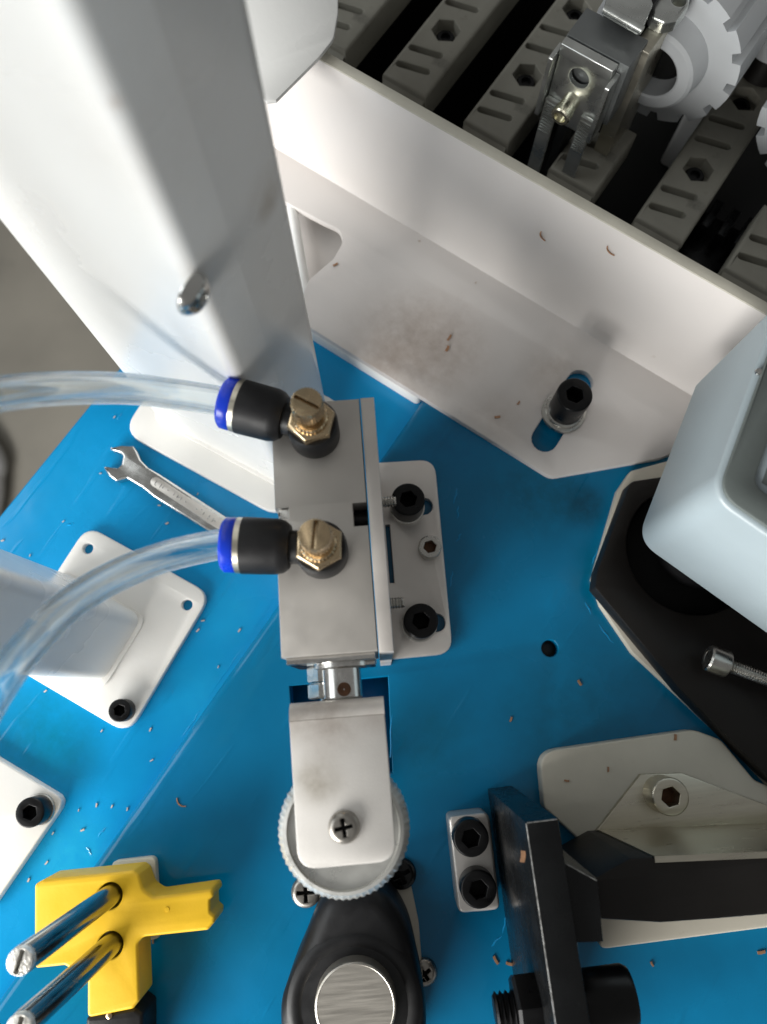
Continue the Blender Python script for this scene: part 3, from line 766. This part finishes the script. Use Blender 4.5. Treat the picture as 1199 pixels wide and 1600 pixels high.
# ================================================================== RIGHT: PALE BASE PLATE, STEEL STRIP, BLACK SLIDE
ro = P(1000, 1250, 12)
rp = Thing('slide_base_plate', 'pale cream base plate with rounded corners under the black slide bar', 'plate', (ro[0], ro[1], UP), 6.5)
g = G(); plate(g, rnd(rp.poly([(843, 1175), (1085, 1140), (1128, 1156), (1180, 1219), (1205, 1230), (1330, 1250), (1330, 1432), (1199, 1450), (938, 1484), (925, 1330), (851, 1262)], 11.5), [6, 8, 5, 4, 3, 0, 0, 0, 2, 2, 2], 6), .04, Z(11.5), .6, seg=3); obj('sheet', g, CREAM, rp)
sb_ = Thing('black_slide', 'black slide bar lying toward the right edge behind the steel strip', 'slide bar', (ro[0], ro[1], UP), 6.5)
g = G(); plate(g, rnd(sb_.poly([(985, 1341), (1330, 1330), (1330, 1418), (1120, 1436), (1034, 1442), (936, 1436), (926, 1374)], 49), .6, 2), Z(11.55), Z(49), .5); obj('bar', g, BLACKMAT, sb_)
st = Thing('steel_strip', 'bent stainless strip with slanted corner fixed by one socket screw on the pale plate', 'strip', (ro[0], ro[1], UP), 6.5)
tabp = st.poly([(933, 1298), (1002, 1210), (1066, 1208), (1199, 1258), (1330, 1300), (1330, 1290 + 5), (1199, 1287)], 13)
g = G(); plate(g, tabp, Z(11.56), Z(13), .3); obj('tab', g, STRIP, st)
A_, B_ = st.l(936, 1298, 13), st.l(1199, 1287, 13)
dv = (Vector(B_) - Vector(A_)).normalized(); nv = Vector((-dv.y, dv.x))
B_ = Vector(B_) + dv * 30
g = G(); bot = [Vector(A_) + nv * .2, Vector(A_) - nv * 1.2, B_ - nv * 1.2, B_ + nv * .2]
sl = 16.0
vs = [(p.x, p.y, Z(12.2)) for p in bot] + [(bot[0].x + dv.x * 3, bot[0].y + dv.y * 3, Z(49.5)), (bot[1].x + dv.x * 3, bot[1].y + dv.y * 3, Z(49.5)), (bot[2].x, bot[2].y, Z(49.5)), (bot[3].x, bot[3].y, Z(49.5))]
g.add(vs, [(0, 1, 2, 3), (4, 5, 6, 7), (0, 1, 5, 4), (1, 2, 6, 5), (2, 3, 7, 6), (3, 0, 4, 7)]); obj('upright_strip', g, STRIP, st)
p = st.l(1043, 1243, 18); cap_screw(st, p[0], p[1], 5.0, Z(13.02), Z(21), STRIP, hexr=2.7)

# ================================================================== RIGHT: BLACK MOUNT AND GREY BOX
mo = P(1085, 880, 10)
mt = Thing('motor_mount', 'black mounting plate with a round recess lying on a white plate below the grey box', 'mount', (mo[0], mo[1], UP), 0)
g = G(); plate(g, rnd(mt.poly([(966, 766), (986, 736), (1100, 705), (1260, 620), (1330, 700), (1330, 1360), (1270, 1300), (1148, 1168), (990, 1020), (940, 946), (926, 905)], 9), 2), .04, Z(9), .4); obj('white_plate', g, CREAM, mt)
cc = mt.l(1083, 858, 16)
g = G(); plate(g, rnd(mt.poly([(986, 752), (1040, 744), (1260, 640), (1330, 700), (1330, 1330), (1270, 1272), (1199, 1212), (1066, 1080), (931, 918), (934, 893)], 16), [3, 0, 0, 0, 0, 0, 0, 0, 1, 1]), Z(9.05), Z(16), .5, holes=[circ(*cc, 19.5, 56)], seg=2, hb=.5); obj('black_plate', g, BLACKMAT, mt)
g = G(); cyl(g, cc[0], cc[1], 19.4, Z(9.06), Z(9.8), .1, 48); obj('recess_floor', g, SOCKET, mt)
g = G(); cyl(g, cc[0] + 4, cc[1] + 2, 13, Z(9.8), Z(40), .4, 48); obj('shaft_boss', g, BLACKPL, mt)
h0 = Vector((*P(1106, 1027, 26), 26)); h1_ = Vector((*P(1199, 1061, 26), 26)); hd = (h1_ - h0).normalized()
fx = Thing('long_screw', 'long bright socket screw lying level over the black mounting plate', 'screw', (h0.x, h0.y, 26), 0)
M = axis((0, 0, 0), hd)
g = G(); lathe(g, [(1.8, -.0), (1.75, .9), (2.1, 0), (3.3, 0), (3.7, .5), (3.7, 5.2), (3.5, 5.6), (1.6, 5.6)], 28, M); obj('head', g, SCREW, fx)
g = G(); thread(g, 1.95, 5.6, 42, .7, M); obj('threaded_shank', g, SCREW, fx)
g = G(); plate(g, hexa(0, 0, 1.75), .4, .9, 0, M=M); obj('hex_socket', g, SOCKET, fx)
g = G(); pp = h0 + hd * 34; box(g, pp.x - mo[0], pp.y - mo[1] - 8, Z(16.02), pp.x - mo[0] + 10, pp.y - mo[1] + 8, Z(34), .6); obj('screw_post', g, BLACKAL, mt)

bxo = P(1000, 835, 40)
bx = Thing('gearbox_cover', 'pale grey-blue painted box with a recessed darker top at the right edge', 'box', (bxo[0], bxo[1], 40), 0)
base = [(-.8, -1.6), (19.6, 43.6), (76, 1), (54.5, -44)]
ol = rnd(base, [7.5, 1.5, 6, 6], 10)
zt = 46.5
inn = off(ccw(rnd(base, [5, 4, 5, 5], 8)), 8.5)
g = G(); plate(g, ol, 0, zt, 1.2, seg=3); obj('shell', g, BOXPAINT, bx)
top = off(ccw(ol), 1.25)
g = G(); plate(g, top, zt - .4, zt + 1.0, .5, holes=[rnd(off(ccw(base), 7.2), 3.5, 6)], hb=.5); obj('top_rim', g, BOXTOP, bx)
g = G(); plate(g, off(ccw(base), 9), zt - .3, zt + .06, 0); obj('recessed_panel', g, BOXTOP, bx)
pd = bx.l(1187, 580, 87)
g = G(); lathe(g, [(.8, 0), (.7, .5), (0, .6)], 16, axis((pd[0], pd[1], zt + .06), (0, 0, 1))); obj('cover_screw', g, CHROME, bx)

# ================================================================== FEED BARS BEHIND THE GUARD
def to_world(u, v):
    c, s = math.cos(R(A_M)), math.sin(R(A_M)); return (u * c - v * s, u * s + v * c)
def make_bar(L_, label, u, v=171.0):
    x, y = to_world(u, v)
    b = Thing('feed_bar', label, 'plastic bar', (x, y, -34), A_M, 'row of grey plastic bars behind the guard')
    hs = []; hexc = [k for k in (27, 60, 93, 126) if k < L_ - 5]
    for yy in (7.5, 15.5, 38.5, 48, 71, 82, 104, 115):
        if yy < L_ - 4: hs.append(obround(2.6, yy - 1.0, 12.2, yy + 1.4, 1.25, 6))
    hs += [hexa(8.4, k, 5.1, 30) for k in hexc]
    g = G(); plate(g, rect(0, 0, 17.6, L_), 42, 54, 1.3, holes=hs, seg=3, hb=.35)
    box(g, 1.2, 1.2, 42.1, 16.4, L_ - 1.2, 49.4, 0)
    w_ = [(0.6, 1.4, 53.6), (17.0, 1.4, 53.6), (17.2, -6, 44), (.4, -6, 44), (.4, -6, 38), (17.2, -6, 38), (.6, 1.4, 38), (17, 1.4, 38)]
    g.add(w_, [(0, 1, 2, 3), (3, 2, 5, 4), (0, 3, 4, 6), (1, 2, 5, 7), (4, 5, 7, 6), (0, 1, 7, 6)])
    obj('bar_body', g, BARS, b)
    g = G(); box(g, 3, 2, 0, 14.6, L_ - 2, 42.0, .2); obj('bar_foot', g, SOCKET, b)
    for k in hexc:
        s = G(); lathe(s, [(3.3, 49.4), (3.3, 50.6), (2.8, 51.2), (1.7, 51.2), (1.5, 50), (0, 50)], 24, None, 8.4, k)
        obj('pocket_screw', s, BLACKAL, b)
    return b
PIT = 33.0
first = make_bar(130, 'first grey slotted bar from the post, half hidden by the white side panel', -115.8 - PIT)
names = {1: 'second grey slotted bar from the post, whole hex pocket showing', 2: 'third grey slotted bar from the post, left of the metal strap clamp', 4: 'fifth grey slotted bar, in the shade just right of the white gear'}
for k in (1, 2, 4):
    c = copy_tree(first.o); x, y = to_world(-115.8 + PIT * (k - 1), 171)
    c.location = (x * MM, y * MM, -34 * MM); c['label'] = names[k]
make_bar(28, 'short grey slotted bar standing below the metal strap clamp', -49.5)
make_bar(28, 'grey slotted bar farthest right, in the shade by the guard top', 15.8)

# ------------------------------------------------------------------ strap clamp
cx, cyy = to_world(-49, 174)
cl = Thing('strap_clamp', 'bright metal strap clamp with a hole and a small brass-coloured screw above the bars', 'clamp', (cx, cyy, 20), A_M)
def zz(z): return z - 20
pl = rnd([(-8.2, 37), (8.2, 37), (8.2, 61), (5, 63), (-5, 63), (-8.2, 62.5)], [1, 1, 1, 1, 1, 1.5])
MX = Matrix(((1, 0, 0, 0), (0, 0, -1, 0), (0, 1, 0, zz(0)), (0, 0, 0, 1)))     # (x, z, depth) -> front plate facing -y
g = G(); plate(g, pl, -.6, .9, .3, holes=[circ(-.6, 55.6, 3.1, 24)], M=MX); obj('front_plate', g, GALV, cl)
g = G(); plate(g, rect(-8.3, 60, 8.3, 64), -1.2, 1.6, .5, M=MX, seg=3); obj('folded_lip', g, GALV, cl)
for s in (-1, 1):
    g = G(); plate(g, rnd(rect(-4.5, 39, 2, 61), 1), 0, 1.3, .3, M=Matrix(((0, 0, 1, s * 9.1 - .65), (1, 0, 0, 0), (0, 1, 0, zz(0)), (0, 0, 0, 1)))); obj('side_plate', g, GALV, cl)
g = G(); box(g, -8.6, 2.0, zz(42), 11.2, 13.0, zz(64), .5); obj('square_block', g, BLOCKGREY, cl)
g = G(); box(g, -3.8, 4, -54, -1.0, 11, zz(41.95), .2); obj('block_stem', g, DARKBED, cl)
for s, zb in ((-1, -40), (1, 20.2)):
    g = G(); x0 = s * 6.0
    box(g, x0 - 2.2, -2.2, zz(zb), x0 + 2.2, -1.0, zz(45), .2)
    for k in range(11):
        z0 = zz(43.5 - k * 1.15); box(g, x0 - 1.8, -2.55, z0 - .35, x0 + 1.8, -2.18, z0 + .3, .12)
    obj('serrated_strap', g, GALV, cl)
g = G(); lathe(g, [(2.6, 0), (2.6, 4.2), (2.9, 4.3), (3.0, 6.8), (2.6, 7.2), (1.8, 7.2), (1.7, 6), (0, 6)], 28, axis((-.6, -.8, zz(47.5)), (0, -1, -.05))); obj('clamp_screw', g, GOLDSCREW, cl)

# ------------------------------------------------------------------ splined rollers
def roller(u, v, z, label, r=24.0):
    x, y = to_world(u, v)
    ro_ = Thing('splined_roller', label, 'gear roller', (x, y, z), A_M, 'white splined rollers above the bars')
    pts = []; nt_ = 14
    for i in range(nt_):
        a = 2 * math.pi * i / nt_
        for da, rr in ((-.16, r), (-.08, r), (-.065, r - 2.6), (.065, r - 2.6), (.08, r), (.16, r)):
            pts.append((rr * math.cos(a + da), rr * math.sin(a + da)))
    MXr = Matrix(((1, 0, 0, 0), (0, 0, 1, 0), (0, 1, 0, 0), (0, 0, 0, 1)))
    g = G(); plate(g, pts, 0, 90, 0, holes=[circ(0, 0, 8, 28)], M=MXr); obj('splined_body', g, NYLON, ro_)
    g = G(); lathe(g, [(8.4, 0), (8.4, -7.6), (9.0, -8), (12.2, -8), (13.2, -7), (14.4, .0)], 44, MXr); obj('hub_ring', g, NYLON, ro_)
    g = G(); lathe(g, [(7.9, 40), (7.9, -1), (6.5, -2), (0, -2)], 30, MXr); obj('bore_plug', g, SOCKET, ro_)
    g = G(); box(g, -12, 92, -78, 12, 102, 12, .6); cyl(g, 0, 0, 7, 84, 93, .2, M=MXr); obj('end_bearing', g, DARKBED, ro_)
    return ro_
roller(-36.0, 206, 44, 'white notched gear roller with a dark bore, right of the strap clamp')
roller(22.0, 208, 44, 'white notched gear roller cut off by the right edge above the guard')

kx, ky = P(1186, 118, 20)
kn = Thing('ball_handle', 'round black ball handle on a white collar at the upper right edge', 'handle', (kx, ky, 25), 0)
M = axis((0, 0, 0), (.12, .30, 1))
g = G(); lathe(g, [(5, 9), (6.2, 11), (6.9, 14), (6.4, 17), (4.6, 19.4), (2, 20.4), (0, 20.5)], 40, M); obj('knob_head', g, BLACKPL, kn)
g = G(); lathe(g, [(6.6, 3), (6.8, 3.4), (6.8, 9), (6.4, 9.4), (4, 9.4)], 40, M); obj('white_collar', g, NYLON, kn)
g = G(); lathe(g, [(5.2, -5), (5.2, 4)], 32, M); obj('stem', g, BLACKMAT, kn)
wx, wy = P(1215, 10, 40)
wpn = Thing('end_block', 'white block at the top right corner behind the black knob', 'block', (wx, wy, -34), A_M)
g = G(); plate(g, rnd(rect(-10, -6, 14, 40), 2), 0, 74, .8); obj('block_body', g, WHITE, wpn)
g = G(); cyl(g, 6, -4.5, 5.5, 74.02, 82, .8); obj('cap', g, BOXPAINT, wpn)

# galvanised brackets at the top edge
gx, gy = P(975, 20, 66)
gb = Thing('galvanised_bracket', 'flat galvanised bracket with a bright folded edge at the top, above the strap clamp', 'bracket', (gx, gy, -34), A_M)
pq = gb.poly([(944, 13), (1004, 47), (1022, 5), (1010, -40), (960, -40)], 70)
g = G(); plate(g, rnd(pq, 1.0), 102, 104, .7, seg=3); obj('top_plate', g, GALV, gb)
a, b = gb.l(944, 13, 70), gb.l(1004, 47, 70)
g = G(); sweep(g, [Vector((a[0], a[1] + .6, 103.4)), Vector((b[0], b[1] + .6, 103.4))], 1.1, 14); obj('folded_edge', g, GALV, gb)
g = G(); box(g, -6, 3, 0, 6, 16, 101.9, .4); obj('bracket_leg', g, DARKBED, gb)
jx, jy = P(1036, 18, 66)
jb = Thing('clip_bracket', 'small galvanised clip with a bolt hole at the top edge between bracket and gear', 'bracket', (jx, jy, -34), A_M)
pq = jb.poly([(1018, -8), (1020, 24), (1040, 34), (1060, 30), (1078, 8), (1084, -24), (1030, -40)], 66)
g = G(); plate(g, rnd(pq, 1.5), 96, 100, 1.0, holes=[circ(*jb.l(1062, 0, 66), 2.2, 20)], seg=3); obj('clip_plate', g, GALV, jb)
p = jb.l(1034, 58, 50)
g = G(); box(g, -2.0, -10, 40, 3.0, 8, 95.9, .5); obj('clip_leg', g, STRIP, jb)
g = G(); box(g, -2.2, -9.8, 0, 3.2, 8.2, 39.9, .5); obj('clip_foot', g, DARKBED, jb)

# comb-like dark part in the pit
hx, hy = P(1120, 380, 6)
cb = G(); box(cb, -9, -12, 0, 10, 14, 34, .5)
for k in range(3): box(cb, -8 + k * 6.4, 2, 34.02, -5 + k * 6.4, 14, 42, .4)
o = obj('comb_block', cb, BLACKAL); o.location = (hx * MM, hy * MM, -34 * MM); o.rotation_euler = (0, 0, R(A_M))
tag(o, 'black comb-like block in the dark pit between two shaded bars', 'block')

# ================================================================== CLIPPINGS
def clip_mesh(name, L_, w_, curl):
    g = G(); n = 6; vs = []
    for i in range(n + 1):
        t = i / n; a = curl * (t - .5)
        x = L_ * (t - .5); y = curl * L_ * .35 * (t - .5) ** 2 * 2
        for s in (-1, 1): vs += [(x, y + s * w_ / 2, .06), (x, y + s * w_ / 2, .34)]
    fs = []
    for i in range(n):
        b = i * 4
        fs += [(b, b + 1, b + 5, b + 4), (b + 2, b + 3, b + 7, b + 6), (b + 1, b + 3, b + 7, b + 5), (b, b + 2, b + 6, b + 4)]
    fs += [(0, 1, 3, 2), (n * 4, n * 4 + 1, n * 4 + 3, n * 4 + 2)]
    return g.add(vs, fs)
protos = {}
def clipping(px, py, z, ang, kind, label, group):
    if kind not in protos:
        L_, w_, cu, m = {'copper': (2.3, .75, .25, COPPER), 'curl': (3.4, .4, 1.6, COPPER), 'pale': (1.25, .45, .3, DUST)}[kind]
        o = obj('wire_clipping', clip_mesh(kind, L_, w_, cu), m); protos[kind] = o
    else:
        o = protos[kind].copy(); COL.objects.link(o)
    x, y = P(px, py, z); o.location = (x * MM, y * MM, z * MM); o.rotation_euler = (0, 0, R(ang))
    q = random.uniform(.55, 1.05); o.scale = (q, q * random.uniform(.8, 1.3), 1)
    tag(o, label, 'clipping', group)
LB, GB = 'tiny pale clipping scattered on the blue film left of the cylinder', 'clippings on the blue film left of the cylinder'
for px, py, a in ((180, 652, 60), (235, 765, 20), (250, 790, 0), (310, 772, 70), (158, 740, 10), (100, 815, 40), (5, 845, 20), (48, 868, 80), (262, 818, 30), (318, 970, 10), (310, 985, 50), (375, 985, 60), (342, 1042, 75), (72, 1080, 40), (160, 1142, 60), (236, 1140, 70), (238, 1188, 30), (124, 1266, 80), (152, 1258, 85), (176, 1260, 75), (200, 1264, 85), (130, 1297, 20), (84, 1302, 60), (46, 1375, 70), (74, 1348, 50)):
    if py < 830: LB, GB = 'tiny pale clipping on the blue film around the chrome wrench', 'clippings around the wrench'
    elif py < 1200: LB, GB = 'tiny pale clipping on the blue film around the drilled white plate', 'clippings around the drilled plate'
    else: LB, GB = 'tiny pale clipping on the blue film beside the corner plate with one screw', 'clippings beside the corner plate'
    clipping(px, py, .02, a, 'pale', LB, GB)
clipping(281, 1257, UP + .02, -40, 'curl', 'small curled clipping lying alone on the blue film above the yellow bracket', None)
LB, GB = 'tiny copper clipping lying on the blue film right of the cylinder', 'copper clippings on the blue film right of the cylinder'
for px, py, a, lb in ((906, 1067, -60, 'copper clipping on the blue film below the dark drilled hole'), (799, 1124, 70, 'dull clipping on bare blue film right of the wheel bracket'), (1019, 1506, -60, 'copper clipping on the blue film below the cream base plate'), (1190, 1488, 10, 'clipping on the blue film at the lower right edge')):
    clipping(px, py, UP + .02, a, 'copper', lb, GB)
LB, GB = 'copper clipping in the little cluster above the big black bolt', 'copper clippings above the big black bolt'
for px, py, a, lb in ((775, 1500, -60, 'left of two straight copper clippings above the big black bolt'), (797, 1506, -12, 'right of two straight copper clippings above the big black bolt')):
    clipping(px, py, UP + .02, a, 'copper', lb, GB)
clipping(814, 1502, UP + .02, 80, 'curl', 'thin curled copper clipping beside the big black bolt', None)
clipping(818, 1338, 67.02, 82, 'copper', 'orange copper clipping stuck on the edge of the black clamp plate', None)
LB, GB = 'copper clipping lying on the white guard flange', 'clippings on the guard flange'
for px, py, a, lb in ((778, 652, 8, 'copper clipping lying flat on the guard flange near its front edge'), (811, 630, 55, 'copper clipping on the guard flange nearest the slot bolt'),
                      (700, 545, 65, 'lower of two brown chips in the smudge on the guard flange'), (703, 528, 60, 'upper of two brown chips in the smudge on the guard flange'),
                      (525, 414, 30, 'brown chip on the guard flange beside the notch by the post'), (744, 442, 40, 'pale speck at the middle of the guard flange near the wall')):
    clipping(px, py, fz + .02, a, 'copper' if px != 744 else 'pale', lb, GB)
clipping(656, 377, fz + .02, 0, 'pale', 'tiny grey speck at the root of the guard wall', None)
LB, GB = 'reddish clipping lying on the cream base plate at lower right', 'clippings on the cream base plate'
for px, py, a, lb in ((886, 1220, -10, 'reddish clipping on the cream base plate near its rounded left corner'), (951, 1202, 85, 'reddish clipping standing upright in view mid way along the cream base plate'), (1056, 1152, 80, 'brown clipping at the top edge of the cream base plate')):
    clipping(px, py, 11.54, a, 'copper', lb, GB)
clipping(240, 1470, UP + .03, -85, 'copper', 'copper sliver by the small plate under the yellow bracket', None)
# two slivers stuck to the guard wall
for px, py, a, lab in ((846, 368, -55, 'short copper sliver stuck on the guard wall'), (952, 392, -35, 'long copper sliver stuck on the guard wall')):
    n_ = (-math.sin(R(A_M)), math.cos(R(A_M)), 0); x, y = to_world(0, 134.85)
    q = ray_plane(px, py, (x, y, 0), n_)
    o = protos['curl'].copy(); COL.objects.link(o)
    o.location = q * MM; o.rotation_euler = (Matrix.Rotation(R(A_M), 3, 'Z') @ Matrix.Rotation(R(90), 3, 'X') @ Matrix.Rotation(R(a), 3, 'Z')).to_euler()
    tag(o, lab, 'clipping')
